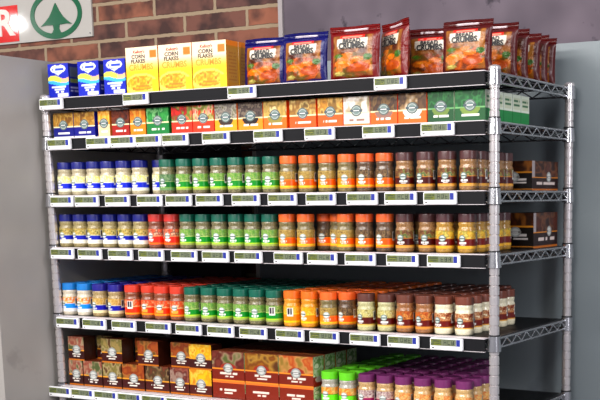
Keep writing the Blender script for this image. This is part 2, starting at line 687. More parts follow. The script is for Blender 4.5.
def jar_design(k):
    def fn(u, v):
        p = Paint(u, v, k['pale'])
        p.pic(0, 1, 0.50, 1.0, k['pic'], 26, 7, k['seed'])
        if k.get('top'):
            p.rect(0, 1, 0.86, 1.0, k['top'])
        p.rect(0, 1, k.get('b0', 0.10), 0.54, k['band'])
        if k.get('band2'):
            w_ = np.clip((u - 0.42) / 0.16, 0, 1) * ((v >= k.get('b0', 0.1)) & (v <= 0.50))
            p.mask(w_, k['band2'])
        p.rect(0, 1, 0.53, 0.56, k['line'])
        p.rect(0, 1, k.get('b0', 0.10) - 0.02, k.get('b0', 0.10) + 0.05, k['line2'])
        p.words(0.425, 0.56, 0.27, 0.345, k['ink'], k['seed'], 80)
        p.words(0.44, 0.54, 0.19, 0.225, k['ink'], k['seed'] + 3, 80)
        if k.get('block'):
            p.rect(0.43, 0.56, 0.20, 0.40, k['block'])
        p.rect(0.74, 0.86, 0.40, 0.92, (240, 238, 232))
        bars = hash2(np.floor(u * 150), np.zeros_like(u), 3) > 0.5
        p.mask((u > 0.755) & (u < 0.845) & (v > 0.5) & (v < 0.88) & bars, (70, 66, 70))
        return p.c
    return fn


KD = {}


def kind(name, word, cap, c1, c2, **k):
    k.setdefault('seed', len(KD) + 1)
    k.setdefault('ink', (245, 243, 238))
    k.setdefault('line', (235, 225, 170))
    k.setdefault('line2', (225, 215, 150))
    KD[name] = dict(word=word, cap=cap, c1=c1, c2=c2, **k)


kind('blue_cream', 'blue-capped', (20, 28, 122), (200, 188, 156), (170, 156, 122), pale=(248, 244, 222), pic=[(250, 246, 214), (240, 226, 130), (250, 248, 236), (226, 222, 190)],
     band=(34, 62, 196), line=(246, 244, 236), line2=(246, 242, 226), b0=0.14)
kind('blue_flake', 'blue-capped', (22, 30, 126), (180, 164, 112), (130, 112, 70), pale=(244, 240, 224), pic=[(206, 188, 120), (168, 140, 76), (222, 208, 150), (120, 116, 60)],
     band=(32, 48, 170), line=(200, 205, 190), line2=(244, 240, 226), b0=0.20)
kind('sky_blue', 'light-blue-capped', (28, 128, 212), (226, 216, 196), (204, 190, 164), pale=(248, 246, 240), pic=[(232, 226, 214), (240, 190, 110), (226, 110, 60), (226, 222, 208)],
     band=(44, 150, 232), line=(214, 224, 236), line2=(246, 246, 244), b0=0.16)
kind('navy', 'dark-blue-capped', (34, 28, 136), (190, 166, 116), (146, 118, 74), pale=(240, 224, 184), pic=[(206, 176, 110), (176, 140, 80), (228, 204, 150), (150, 118, 70)],
     band=(38, 40, 160), line=(226, 220, 190), line2=(240, 226, 184), b0=0.14)
kind('red', 'red-capped', (222, 62, 40), (160, 88, 54), (112, 58, 38), pale=(250, 130, 50), pic=[(240, 196, 160), (232, 112, 66), (214, 80, 48), (190, 160, 130)],
     band=(246, 128, 40), band2=(236, 74, 40), line=(250, 214, 170), line2=(250, 170, 70), b0=0.06, block=(250, 170, 90))
kind('crimson', 'red-capped', (206, 52, 44), (150, 84, 58), (104, 56, 42), pale=(240, 110, 60), pic=[(226, 150, 120), (214, 96, 70), (120, 90, 80), (236, 190, 160)],
     band=(240, 92, 46), band2=(222, 62, 46), line=(246, 190, 150), line2=(244, 130, 60), b0=0.06)
kind('green', 'green-capped', (16, 98, 78), (142, 130, 92), (86, 82, 54), pale=(166, 178, 106), pic=[(150, 178, 100), (100, 146, 76), (180, 190, 130), (76, 120, 62)],
     band=(20, 138, 56), line=(216, 228, 150), line2=(178, 216, 70), b0=0.14)
kind('darkgreen', 'dark-green-capped', (20, 96, 74), (146, 138, 96), (84, 84, 54), pale=(120, 150, 110), pic=[(120, 150, 110), (84, 116, 80), (150, 168, 130), (60, 96, 70)],
     band=(22, 110, 56), line=(170, 190, 140), line2=(120, 160, 80), b0=0.14)
kind('orange', 'orange-capped', (246, 108, 40), (144, 128, 80), (98, 84, 50), pale=(236, 170, 80), pic=[(178, 150, 90), (150, 130, 80), (204, 180, 120), (120, 96, 60)],
     band=(252, 150, 24), band2=(244, 108, 30), line=(120, 90, 50), line2=(252, 200, 70), b0=0.10)
kind('orange_dark', 'orange-capped', (244, 102, 40), (120, 92, 66), (66, 50, 42), pale=(220, 140, 70), pic=[(120, 100, 76), (84, 66, 54), (160, 136, 104), (70, 60, 50)],
     band=(250, 140, 26), band2=(242, 106, 32), line=(90, 66, 46), line2=(250, 186, 64), b0=0.10)
kind('turmeric', 'orange-capped', (244, 112, 28), (236, 160, 34), (210, 128, 24), pale=(250, 190, 40), pic=[(240, 180, 60), (226, 150, 40), (246, 206, 100), (214, 160, 70)],
     band=(253, 178, 24), band2=(250, 140, 24), line=(246, 210, 90), line2=(252, 200, 50), b0=0.06)
kind('brown', 'brown-capped', (84, 50, 50), (174, 130, 82), (130, 90, 55), pale=(212, 168, 100), pic=[(130, 96, 70), (96, 66, 50), (170, 150, 100), (90, 110, 70)],
     band=(80, 28, 24), line=(196, 130, 60), line2=(214, 160, 80), b0=0.12)
kind('brown_yellow', 'brown-capped', (82, 49, 52), (198, 150, 62), (160, 116, 46), pale=(222, 176, 76), pic=[(220, 190, 90), (196, 150, 66), (150, 150, 90), (232, 206, 120)],
     band=(110, 34, 30), line=(206, 150, 60), line2=(226, 180, 80), b0=0.12)
kind('brown_olive', 'brown-capped', (98, 56, 48), (206, 200, 150), (176, 170, 118), pale=(216, 206, 150), pic=[(196, 190, 130), (214, 204, 150), (150, 140, 84), (220, 216, 176)],
     band=(92, 32, 24), line=(150, 110, 56), line2=(206, 180, 100), b0=0.12)
kind('brown_rust', 'brown-capped', (110, 60, 46), (178, 120, 72), (134, 84, 50), pale=(206, 150, 90), pic=[(196, 120, 66), (160, 84, 46), (214, 160, 100), (120, 70, 44)],
     band=(104, 36, 24), line=(220, 150, 80), line2=(214, 150, 80), b0=0.12)
kind('brown_cream', 'brown-capped', (120, 62, 46), (240, 232, 202), (224, 214, 180), pale=(240, 232, 204), pic=[(236, 226, 196), (150, 84, 56), (206, 170, 130), (120, 60, 40)],
     band=(110, 40, 26), line=(190, 120, 70), line2=(216, 166, 90), b0=0.14)
kind('lime', 'bright-green-capped', (104, 214, 34), (190, 184, 170), (150, 146, 130), pale=(120, 206, 60), pic=[(222, 160, 80), (206, 130, 60), (236, 200, 130), (200, 170, 110)],
     band=(120, 214, 56), line=(90, 110, 60), line2=(150, 224, 90), b0=0.04)
kind('purple', 'purple-capped', (112, 42, 96), (214, 178, 124), (176, 134, 84), pale=(232, 206, 160), pic=[(206, 196, 190), (150, 120, 120), (230, 222, 210), (110, 60, 80)],
     band=(150, 36, 96), line=(230, 200, 180), line2=(226, 190, 140), b0=0.10)
kind('purple_tan', 'purple-capped', (118, 44, 100), (222, 186, 126), (190, 146, 90), pale=(232, 206, 150), pic=[(226, 190, 130), (206, 120, 70), (236, 210, 160), (190, 150, 90)],
     band=(130, 34, 50), line=(230, 190, 120), line2=(226, 190, 140), b0=0.10)

BODY = [(0.018, 0.0), (0.0225, 0.0006), (0.0245, 0.003), (JR - 0.0003, 0.008), (JR - 0.0003, 0.0575), (0.0243, 0.061), (0.0226, 0.0645), (0.0222, 0.067),
        (0.0232, 0.0705), (0.0236, 0.074), (0.0230, 0.0775), (0.0214, 0.0795)]
CAP = [(0.0216, 0.0785), (0.0238, 0.0790), (0.0241, 0.0805), (0.0241, 0.0965), (0.0234, 0.0988), (0.0218, 0.0998), (0.0206, 0.0992), (0.0190, 0.0992)]
_capcache = {}


def emblem_mesh(ring, inner, ry=0.0088):
    m = MB()
    vs, fs, cs = [], [], []
    n = 22
    rings = [(1.0, -0.0003, ring), (1.0, 0.0006, ring), (0.78, 0.0006, ring), (0.70, 0.0006, inner), (0.0, 0.0006, inner)]
    for (q, off, col) in rings:
        for i in range(n):
            t = 2 * math.pi * i / n
            a = -0.10 + q * ry * 1.05 * math.cos(t) / JR
            zz = 0.0375 + q * ry * math.sin(t)
            rr = JR + off
            vs.append((rr * math.sin(a), -rr * math.cos(a), zz))
            c_ = C(col)
            if q == 0.0 or q == 0.70:
                pass
            cs.append(lin(c_))
    for k in range(len(rings) - 1):
        for i in range(n):
            j = (i + 1) % n
            fs.append((k * n + i, k * n + j, (k + 1) * n + j, (k + 1) * n + i))
    m.add(vs, fs, np.array(cs))
    # ribbon across the seal
    rv, rf = [], []
    for i in range(9):
        a = -0.10 + (i / 8 - 0.5) * 2.1 * ry / JR
        for dz in (-0.0016, 0.0016):
            rr = JR + 0.0009
            rv.append((rr * math.sin(a), -rr * math.cos(a), 0.0372 + dz))
    for i in range(8):
        rf.append((2 * i, 2 * i + 2, 2 * i + 3, 2 * i + 1))
    m.add(rv, rf, lin(C((96, 112, 108))))
    return m.mesh('emblem', M_label)


EMB = {'pale': emblem_mesh((176, 190, 182), (236, 238, 232)), 'dark': emblem_mesh((110, 128, 122), (206, 216, 208))}


def make_jar(kn):
    k = KD[kn]
    root = link('spice_jar', None)
    b = MB(); b.lathe(BODY, 32)
    kid(root, b.build('jar_body', mat_spice('spice_' + kn, k['c1'], k['c2']), root, True))
    if k['cap'] not in _capcache:
        c = MB(); c.lathe(CAP, 64, rib=(2, 3, 0.0007))
        _capcache[k['cap']] = c.mesh('cap', mat_plain('cap_' + kn, k['cap'], 0.3, 0, 0.06, 30, 0.5), True)
    kid(root, link('cap', _capcache[k['cap']], root))
    l_ = MB()
    l_.grid(lambda u, v: (JR * np.sin((u - 0.5) * 2 * np.pi), -JR * np.cos((u - 0.5) * 2 * np.pi), 0.0115 + 0.0455 * v), 97, 30, jar_design(k))
    la = kid(root, l_.build('paper_label', M_label, root, True))
    kid(la, link('emblem', EMB['dark' if kn.startswith('brown') or kn == 'darkgreen' else 'pale'], la))
    return root


PROTO = {}


def jar(kn, x, y, z, rot, label, group):
    if kn not in PROTO:
        o = make_jar(kn)
        PROTO[kn] = o
    else:
        o = dup(PROTO[kn])
    o.location = (x, y, z)
    o.rotation_euler = (0, 0, rot)
    tag(o, label, 'spice jar', group)
    return o


def jrot():
    return random.uniform(-0.25, 0.4)


FRONT_Y = 0.034
PITCH = 0.0545
B, F = 'blue_cream', 'blue_flake'
s3 = [(-1.468, B), (-1.41, B), (-1.35, B), (-1.293, B), (-1.232, B), (-1.170, B), (-1.117, B, .03), (-1.065, 'darkgreen'), (-1.003, 'green'), (-.942, 'green'),
      (-.879, 'green'), (-.817, 'green'), (-.756, 'green'), (-.697, 'green'), (-.638, 'orange'), (-.576, 'orange'), (-.512, 'orange'), (-.45, 'orange'),
      (-.391, 'orange_dark'), (-.332, 'orange_dark'), (-.272, 'brown'), (-.21, 'brown'), (-.148, 'brown'), (-.086, 'brown')]
s4 = [(-1.474, F), (-1.417, F), (-1.358, F), (-1.296, F), (-1.235, F), (-1.176, F), (-1.116, 'crimson'), (-1.057, 'crimson'), (-.998, 'green'), (-.94, 'green'),
      (-.882, 'green'), (-.822, 'green'), (-.765, 'green'), (-.706, 'green'), (-.647, 'orange'), (-.586, 'orange'), (-.556, 'orange_dark', .052), (-.507, 'orange', .045), (-.457, 'orange'),
      (-.397, 'orange_dark'), (-.334, 'orange_dark'), (-.274, 'brown'), (-.253, 'brown', .06), (-.212, 'brown', .012), (-.155, 'brown_yellow'), (-.091, 'brown_yellow')]
s5 = [(-1.479, 'sky_blue'), (-1.417, 'sky_blue'), (-1.353, 'navy'), (-1.289, 'navy'), (-1.222, 'red', 0, 1), (-1.164, 'red', .008), (-1.107, 'red'), (-1.05, 'red', .004), (-.993, 'green'),
      (-.931, 'green'), (-.872, 'green'), (-.814, 'green'), (-.758, 'green'), (-.699, 'green', 0, 1), (-.638, 'turmeric', 0, 1), (-.58, 'turmeric'), (-.517, 'orange'),
      (-.469, 'orange_dark', .02), (-.412, 'turmeric', .048), (-.393, 'brown_olive', -.005), (-.333, 'brown_olive'), (-.275, 'brown_rust'), (-.217, 'brown_rust'), (-.160, 'brown_cream'), (-.100, 'brown_cream')]
s6 = [(-.518, 'lime'), (-.46, 'lime'), (-.398, 'purple'), (-.34, 'purple'), (-.283, 'purple_tan'), (-.224, 'purple_tan'), (-.163, 'purple_tan'), (-.1, 'purple_tan')]
SHW = ['', 'top', 'second', 'third', 'fourth', 'fifth', 'sixth']


def jar_shelf(si, items, rows_fn):
    z = ZS[si - 1]
    for i, it in enumerate(items):
        x, kn = it[0], it[1]
        off = it[2] if len(it) > 2 else 0
        turned = len(it) > 3
        wd = KD[kn]['word']
        nm = ORD[i + 1]
        grp = f"{wd} spice jars on the {SHW[si]} shelf"
        hid = off >= 0.03
        lab = f"{wd} spice jar, {nm} from left in front row of {SHW[si]} shelf down"
        if hid:
            lab = f"{wd} spice jar set back in a gap, {nm} from left on {SHW[si]} shelf down"
        if turned:
            lab = f"{wd} spice jar turned to its barcode, {nm} from left on {SHW[si]} shelf down"
        jar(kn, x, FRONT_Y + off, z, (-1.6 if turned else jrot()), lab, grp)
        for r in range(1, rows_fn(i)):
            xx = x + random.uniform(-0.002, 0.002)
            yy = FRONT_Y + off + r * PITCH
            if yy > D - 0.03:
                break
            jar(kn, xx, yy, z, jrot(), f"{wd} spice jar in {ORD[r + 1]} row, behind {nm} front jar from left on {SHW[si]} shelf", grp)


GAP4 = {16, 17, 22, 23}
jar_shelf(3, s3, lambda i: 5 if i == len(s3) - 1 else 1)
jar_shelf(4, s4, lambda i: 5 if i == len(s4) - 1 else (2 if i in (18, 24) else 1))


# shelf five: columns at x spacing of a jar, no column sits inside its neighbour
jar_shelf(5, s5, lambda i: 1 if i == 19 else (6 if i == 24 else 8))
jar_shelf(6, s6, lambda i: {7: 3, 6: 6}.get(i, 8))


# ------------------------------------------------------------------ cartons
def seal_mesh(r, ring, inner, ribbon):
    m = MB()
    n = 28
    vs, fs, cs = [], [], []
    rg = [(1.0, 0.0002, ring), (1.0, -0.0006, ring), (0.8, -0.0006, ring), (0.76, -0.0006, (176, 186, 180)), (0.68, -0.0006, (176, 186, 180)), (0.6, -0.0006, inner), (0.0, -0.0006, inner)]
    for (q, y, c) in rg:
        for i in range(n):
            t = 2 * math.pi * i / n
            vs.append((q * r * 1.12 * math.cos(t), y, q * r * math.sin(t)))
            cs.append(lin(C(c)))
    for k in range(len(rg) - 1):
        for i in range(n):
            j = (i + 1) % n
            fs.append((k * n + i, k * n + j, (k + 1) * n + j, (k + 1) * n + i))
    m.add(vs, fs, np.array(cs))
    m.add([(-r * 1.25, -0.0010, -r * 0.2), (r * 1.25, -0.0010, -r * 0.2), (r * 1.25, -0.0010, r * 0.2), (-r * 1.25, -0.0010, r * 0.2)], [(0, 1, 2, 3)], lin(C(ribbon)))
    m.box(-r * 0.6, r * 0.6, -0.0014, -0.0010, -r * 0.08, r * 0.08, lin(C((235, 236, 232))))
    return m.mesh('seal', M_card)


SEAL = seal_mesh(0.0145, (92, 106, 102), (118, 138, 134), (74, 90, 96))
SEALP = seal_mesh(0.0145, (150, 150, 146), (206, 206, 200), (120, 116, 112))


def carton_mesh(w_, d, h, front, right, top, left=None, back=None, n=44):
    """closed printed carton; origin at the middle of its base"""
    m = MB()
    x0, x1, y0, y1 = -w_ / 2, w_ / 2, -d / 2, d / 2
    solid = lambda c: (lambda u, v: np.tile(C(c), (len(u), 1)))
    g = lambda f: f if callable(f) else solid(f)
    k = lambda f: n if callable(f) else 2
    m.grid(lambda u, v: (x0 + u * w_, y0, v * h), k(front), k(front), g(front))
    m.grid(lambda u, v: (x1, y0 + u * d, v * h), k(right), k(right), g(right))
    lf = left if left is not None else right
    m.grid(lambda u, v: (x0, y1 - u * d, v * h), k(lf), k(lf), g(lf))
    bk = back if back is not None else front
    m.grid(lambda u, v: (x1 - u * w_, y1, v * h), k(bk), k(bk), g(bk))
    m.grid(lambda u, v: (x0 + u * w_, y0 + v * d, h), k(top), k(top), g(top))
    bt = top if not callable(top) else (200, 190, 180)
    m.grid(lambda u, v: (x0 + u * w_, y1 - v * d, 0 * u), 2, 2, solid(bt))
    return m.mesh('carton', M_card)


_mc = {}


def carton(key, w_, d, h, designs, loc, label, cat, group, seal=None, rot=0.0, texts=()):
    if key not in _mc:
        _mc[key] = carton_mesh(w_, d, h, *designs)
    o = link('carton', _mc[key], None, loc)
    o.rotation_euler = (0, 0, rot)
    tag(o, label, cat, group)
    if seal:
        kid(o, link('seal', seal[0], o, (seal[1], -d / 2, seal[2])))
        if len(seal) > 3:
            o_ = kid(o, link('seal', seal[0], o, (w_ / 2, seal[3], seal[2])))
            o_.rotation_euler = (0, 0, math.pi / 2)
    for (nm, me, tx, tz) in texts:
        kid(o, link(nm, me, o, (tx, -d / 2 - 0.0003, tz)))
    return o


# second shelf: recipe-mix boxes
def mix_design(pic, band, seed, ink=(245, 240, 232), window=None, line=(245, 230, 190), split=0.46, pics=(6, 4), foot=None):
    def fn(u, v):
        p = Paint(u, v, band)
        p.pic(0, 1, split, 1, pic, pics[0], pics[1], seed)
        p.rect(0, 1, split - 0.02, split + 0.015, line)
        if window:
            p.mask((((u - 0.5) / 0.33) ** 2 + ((v - split + 0.02) / 0.24) ** 2 < 1) & (v < split), window)
        p.words(0.22, 0.80, 0.17, 0.235, ink, seed, 16)
        if foot:
            p.rect(0, 1, 0.0, 0.07, foot)
        return p.c
    return fn


gold = [(178, 138, 66), (150, 110, 52), (200, 166, 96), (126, 90, 46)]
S2 = [
    (-1.483, -1.401, 'two-tone gold and blue', mix_design(gold, (24, 36, 122), 3, foot=(236, 232, 226)), (30, 48, 150), 0, 0),
    (-1.399, -1.315, 'gold-topped deep blue', mix_design(gold, (24, 34, 126), 4, foot=(236, 232, 226)), (30, 48, 150), 0, 0),
    (-1.302, -1.256, 'pale orange side-turned', mix_design([(226, 160, 60), (240, 200, 120), (214, 130, 50)], (238, 206, 170), 5), (200, 120, 60), 0, 0),
    (-1.252, -1.184, 'dark red-brown', mix_design([(84, 44, 28), (120, 64, 36), (60, 30, 22)], (156, 46, 30), 6), (90, 30, 24), 0.004, 1),
    (-1.181, -1.122, 'amber pictured', mix_design([(226, 150, 50), (206, 120, 40), (240, 180, 90)], (244, 142, 44), 7), (206, 110, 40), 0.004, 1),
    (-1.115, -1.032, 'green herb', mix_design([(70, 150, 80), (40, 120, 66), (150, 200, 140), (30, 90, 50)], (24, 122, 68), 8), (24, 120, 64), 0, 1),
    (-1.022, -.947, 'red-pepper pictured', mix_design([(206, 60, 44), (160, 40, 34), (110, 150, 70), (226, 120, 90)], (232, 70, 48), 9), (206, 60, 44), 0, 1),
    (-.945, -.870, 'scarlet tomato pictured', mix_design([(214, 66, 48), (120, 140, 60), (236, 196, 170), (190, 50, 40)], (238, 78, 46), 10), (206, 60, 44), 0, 1),
    (-.867, -.790, 'yellow-orange peppercorn', mix_design([(150, 140, 130), (110, 104, 100), (190, 184, 170), (120, 116, 96)], (252, 164, 40), 11, window=(70, 56, 50), pics=(11, 8)), (240, 150, 40), 0, 1),
    (-.786, -.702, 'orange black-pepper', mix_design([(100, 86, 80), (66, 56, 54), (150, 136, 120), (84, 76, 66)], (250, 150, 38), 12, window=(46, 34, 36), pics=(11, 8)), (240, 140, 40), 0, 1),
    (-.700, -.623, 'orange nut pictured', mix_design([(176, 150, 90), (206, 176, 110), (140, 116, 66), (226, 206, 160)], (248, 122, 36), 13, window=(150, 140, 80)), (236, 110, 40), 0, 1),
    (-.614, -.528, 'orange mushroom pictured', mix_design([(180, 140, 70), (140, 104, 56), (214, 190, 130), (120, 96, 56)], (246, 104, 40), 14), (236, 100, 40), 0, 1),
    (-.523, -.444, 'orange golden-pasta', mix_design([(206, 156, 66), (170, 120, 50), (226, 190, 120), (140, 110, 60)], (244, 106, 36), 15), (236, 100, 40), 0, 1),
    (-.442, -.362, 'white creamy pictured', mix_design([(236, 226, 214), (240, 236, 230), (206, 190, 170), (150, 140, 110)], (226, 214, 204), 16, ink=(150, 120, 110), foot=(246, 130, 40)), (226, 214, 204), 0, 1),
    (-.360, -.279, 'dark brown and orange', mix_design([(96, 72, 52), (70, 52, 42), (130, 104, 70), (84, 66, 44)], (250, 112, 34), 17, window=(150, 120, 110)), (240, 100, 34), 0, 1),
    (-.277, -.194, 'brown and orange white-bowl', mix_design([(110, 84, 60), (80, 60, 46), (150, 124, 90), (206, 190, 170)], (250, 116, 30), 18, window=(246, 244, 240)), (240, 100, 34), 0, 1),
    (-.191, -.116, 'dark green herb', mix_design([(30, 96, 56), (22, 78, 46), (66, 128, 76), (27, 88, 50)], (20, 84, 50), 19, window=(120, 140, 80), line=(120, 170, 120)), (216, 226, 206), 0, 1),
    (-.114, -.029, 'green parsley', mix_design([(33, 102, 58), (23, 82, 48), (70, 132, 80), (28, 92, 54)], (22, 92, 54), 20, window=(130, 150, 84), line=(130, 180, 126)), None, 0, 1)]


def green_side(u, v):
    p = Paint(u, v, (222, 228, 214))
    p.rect(0, 1, 0.0, 0.42, (44, 136, 80))
    p.rect(0.1, 0.9, 0.5, 0.9, (206, 212, 190))
    p.words(0.15, 0.85, 0.62, 0.68, (80, 120, 90), 4, 9)
    p.words(0.15, 0.85, 0.76, 0.82, (80, 120, 90), 7, 9)
    return p.c


for i, (x0, x1, look, fr, side, off, sl) in enumerate(S2):
    wd_, dp = x1 - x0 - 0.001, 0.055
    nrow = 5 if i == len(S2) - 1 else 1
    for r in range(nrow):
        lab = f"{look} mix box, {ORD[i + 1]} from left on second shelf" if r == 0 else f"{look} mix box in {ORD[r + 1]} row at right end of second shelf"
        carton(('s2', i), wd_, dp, 0.0765, (fr, green_side if side is None else side, (206, 196, 180) if side is None else side),
               ((x0 + x1) / 2, 0.010 + dp / 2 + off + r * 0.0565, ZS[1]), lab, 'box', 'recipe mix boxes on the second shelf', seal=(SEAL, 0.0, 0.040))

# top shelf: blue cartons
def blue_design(u, v):
    p = Paint(u, v, (26, 54, 168))
    # white cloud-like heart
    h = ((u - 0.36) / 0.23) ** 2 + ((v - 0.85) / 0.105) ** 2 < 1
    h |= ((u - 0.64) / 0.23) ** 2 + ((v - 0.85) / 0.105) ** 2 < 1
    h |= (np.abs(u - 0.5) < 0.36 * (v - 0.66) / 0.17) & (v > 0.66) & (v < 0.83)
    p.mask(h, (238, 240, 248))
    p.words(0.22, 0.78, 0.80, 0.875, (52, 84, 190), 5, 11)
    p.words(0.34, 0.66, 0.735, 0.765, (120, 140, 210), 8, 14)
    b = (v < 0.62 + 0.05 * np.sin(u * 6)) & (v > 0.49 + 0.04 * np.sin(u * 5 + 1))
    p.mask(b, (226, 220, 110))
    p.mask(b & (u > 0.62), (240, 190, 150))
    b2 = (v <= 0.49 + 0.04 * np.sin(u * 5 + 1)) & (v > 0.41 + 0.05 * np.sin(u * 4 + 2))
    p.mask(b2, (90, 180, 226))
    p.words(0.16, 0.84, 0.315, 0.36, (236, 240, 248), 3, 12)
    p.words(0.28, 0.78, 0.245, 0.285, (236, 240, 248), 6, 12)
    p.words(0.34, 0.74, 0.185, 0.22, (236, 240, 248), 9, 12)
    p.rect(0.42, 0.94, 0.05, 0.14, (246, 246, 246))
    return p.c


def blue_side(u, v):
    p = Paint(u, v, (34, 44, 120))
    p.rect(0.15, 0.85, 0.62, 0.9, (86, 92, 110))
    p.rect(0.15, 0.85, 0.45, 0.58, (110, 120, 80))
    p.words(0.15, 0.85, 0.30, 0.34, (150, 150, 190), 4, 8)
    p.words(0.15, 0.85, 0.20, 0.24, (150, 150, 190), 5, 8)
    return p.c


for i, (x0, x1, lab) in enumerate([(-1.494, -1.412, 'dark blue packet with white heart, leftmost on the top shelf'), (-1.374, -1.290, 'dark blue packet with white heart, middle of the three on the top shelf'),
                                   (-1.272, -1.187, 'dark blue packet with white heart, beside the yellow cereal boxes')]):
    carton('blue', 0.083, 0.045, 0.1035, (blue_design, blue_side, (40, 60, 160)), ((x0 + x1) / 2, 0.012 + 0.0225, ZS[0]), lab, 'packet', 'dark blue packets on the top shelf')
for i, x in enumerate((-1.453, -1.332, -1.2295)):
    carton('blue', 0.083, 0.045, 0.1035, (blue_design, blue_side, (40, 60, 160)), (x, 0.082, ZS[0]),
           f"dark blue packet in the second row, behind the {ORD[i + 1]} front blue packet", 'packet', 'dark blue packets on the top shelf')

# top shelf: corn flakes crumbs
def corn_design(u, v):
    p = Paint(u, v, (240, 222, 196))
    t_ = np.clip((0.72 - v) / 0.25, 0, 1)
    p.mask(t_, (243, 194, 58))
    p.disc(0.46, 0.20, 0.50, 0.24, (246, 218, 116))
    pm = (((u - 0.46) / 0.44) ** 2 + ((v - 0.22) / 0.17) ** 2) < 1
    q = Paint(u, v, (246, 206, 60)).pic(0, 1, 0, 1, [(236, 182, 54), (216, 140, 32), (242, 206, 100), (206, 124, 32)], 9, 8, 4)
    p.c = np.where(pm[:, None], q.c, p.c)
    p.rect(0.76, 0.96, 0.75, 0.92, (236, 130, 52))
    p.rect(0.80, 0.97, 0.02, 0.30, (250, 190, 50))
    p.words(0.30, 0.70, 0.15, 0.18, (206, 130, 60), 3, 18)
    p.words(0.20, 0.72, 0.08, 0.11, (206, 130, 60), 6, 18)
    return p.c


def corn_side(u, v):
    p = Paint(u, v, (176, 128, 52))  # side shading mixed into the print: browner and darker than the front
    p.rect(0.0, 1, 0.90, 1, (210, 130, 50))
    p.rect(0.12, 0.88, 0.12, 0.86, (170, 130, 70))
    for k_ in range(9):
        p.words(0.18, 0.82, 0.18 + k_ * 0.07, 0.205 + k_ * 0.07, (150, 104, 60), k_, 12)
    return p.c


T_corn = text_mesh('CORN', 0.0150, M_ink_dark, 0.0002, 'CENTER', 0, 0.0004, 1.15)
T_flakes = text_mesh('FLAKES', 0.0150, M_ink_dark, 0.0002, 'CENTER', 0, 0.0004, 1.1)
T_script = text_mesh("Kellogg's", 0.0115, M_ink_red, 0.0002, 'CENTER', 0.2, 0.0002, 1.05)
T_crumbs = text_mesh('CRUMBS', 0.0235, M_ink_yellow, 0.0002, 'CENTER', 0, 0.0004, 1.0)
cnames = ['leftmost', 'middle', 'rightmost']
for i, xc in enumerate((-1.1215, -0.999, -0.892)):
    ww = 0.1195
    xc = (-1.1225, -1.0000, -0.8945)[i]
    for r in range(3):
        tx = [('lettering', T_script, -0.010, 0.1170), ('lettering', T_corn, -0.012, 0.1035), ('lettering', T_flakes, -0.013, 0.0905), ('lettering', T_crumbs, -0.003, 0.0735)] if r == 0 else []
        lab = f"yellow and white cereal carton, {cnames[i]} of the three front cartons, top shelf" if r == 0 else f"yellow cereal carton in {ORD[r + 1]} row behind the {cnames[i]} front carton, top shelf"
        if i == 2 and r > 2:
            continue
        carton('corn', 0.1035 if i > 5 else 0.1185, 0.056, 0.1305, (corn_design, corn_side, (246, 196, 90)), (xc if i < 2 else -0.8785, 0.010 + 0.028 + r * 0.058, ZS[0]),
               lab, 'cereal box', 'yellow cereal cartons on the top shelf', texts=tx)

# ------------------------------------------------------------------ crumb bags
def bag_thickness(u, v, t):
    a = np.clip(1 - np.abs(2 * u - 1) ** 2.6, 0, 1)
    b = np.clip(1 - np.abs(2 * v - 1) ** 4.0, 0, 1)
    return t * 0.5 * np.sqrt(a * b + 1e-9)


def bag_design(edge, seed, food):
    def fn(u, v):
        p = Paint(u, v, edge)
        p.pic(0.10, 0.90, 0.07, 0.93, [(104, 62, 30), (136, 88, 42), (160, 114, 58), (84, 48, 26)], 4, 3, seed)
        fm = (((u - 0.5) / 0.40) ** 2 + ((v - 0.31) / 0.26) ** 2) < 1
        q = Paint(u, v, (180, 90, 40)).pic(0, 1, 0, 1, food, 3.6, 4, seed + 2)
        p.c = np.where(fm[:, None], q.c, p.c)
        for (a, b, ra, rb, col) in ((0.34, 0.34, 0.20, 0.075, (214, 122, 34)), (0.66, 0.26, 0.20, 0.10, (166, 84, 34)), (0.62, 0.42, 0.14, 0.05, (206, 120, 44)),
                                    (0.22, 0.50, 0.10, 0.04, (84, 108, 36)), (0.82, 0.46, 0.08, 0.07, (66, 98, 36)), (0.24, 0.14, 0.10, 0.04, (170, 158, 96))):
            p.disc(a, b, ra, rb, col)
            p.disc(a - 0.03, b + 0.02, ra * 0.4, rb * 0.35, tuple(min(255, int(c_ * 1.14 + 10)) for c_ in col))
        lm = (np.abs(u - 0.5) < 0.30 + 0.03 * (v - 0.7)) & (v > 0.645) & (v < 0.855)
        p.mask(lm, (222, 214, 200))
        rm = (np.abs(u - 0.5) < 0.25) & (v > 0.855) & (v < 0.925)
        p.mask(rm, (216, 58, 46))
        p.words(0.31, 0.69, 0.875, 0.90, (240, 170, 150), seed, 16)
        return p.c
    return fn


T_bread = text_mesh('BREAD', 0.0165, M_ink_black, 0.0001, 'CENTER', 0, 0.0004, 1.1)
T_cr = text_mesh('CRUMBS', 0.0215, M_ink_black, 0.0001, 'CENTER', 0, 0.0007, 0.98)


def conform(src, cxx, czz, w_, h, t, name, sc=1.0):
    me = src.copy()
    me.name = name
    for v in me.vertices:
        x, z = v.co.x * sc + cxx, v.co.z * sc + czz
        u, vv = x / w_ + 0.5, z / h
        th = float(bag_thickness(np.array([u]), np.array([vv]), t)[0])
        v.co = (x, -th - 0.0026 + v.co.y, z)
    return me


_bags = {}
food1 = [(112, 62, 28), (184, 100, 36), (140, 74, 30), (96, 84, 38), (200, 122, 50)]


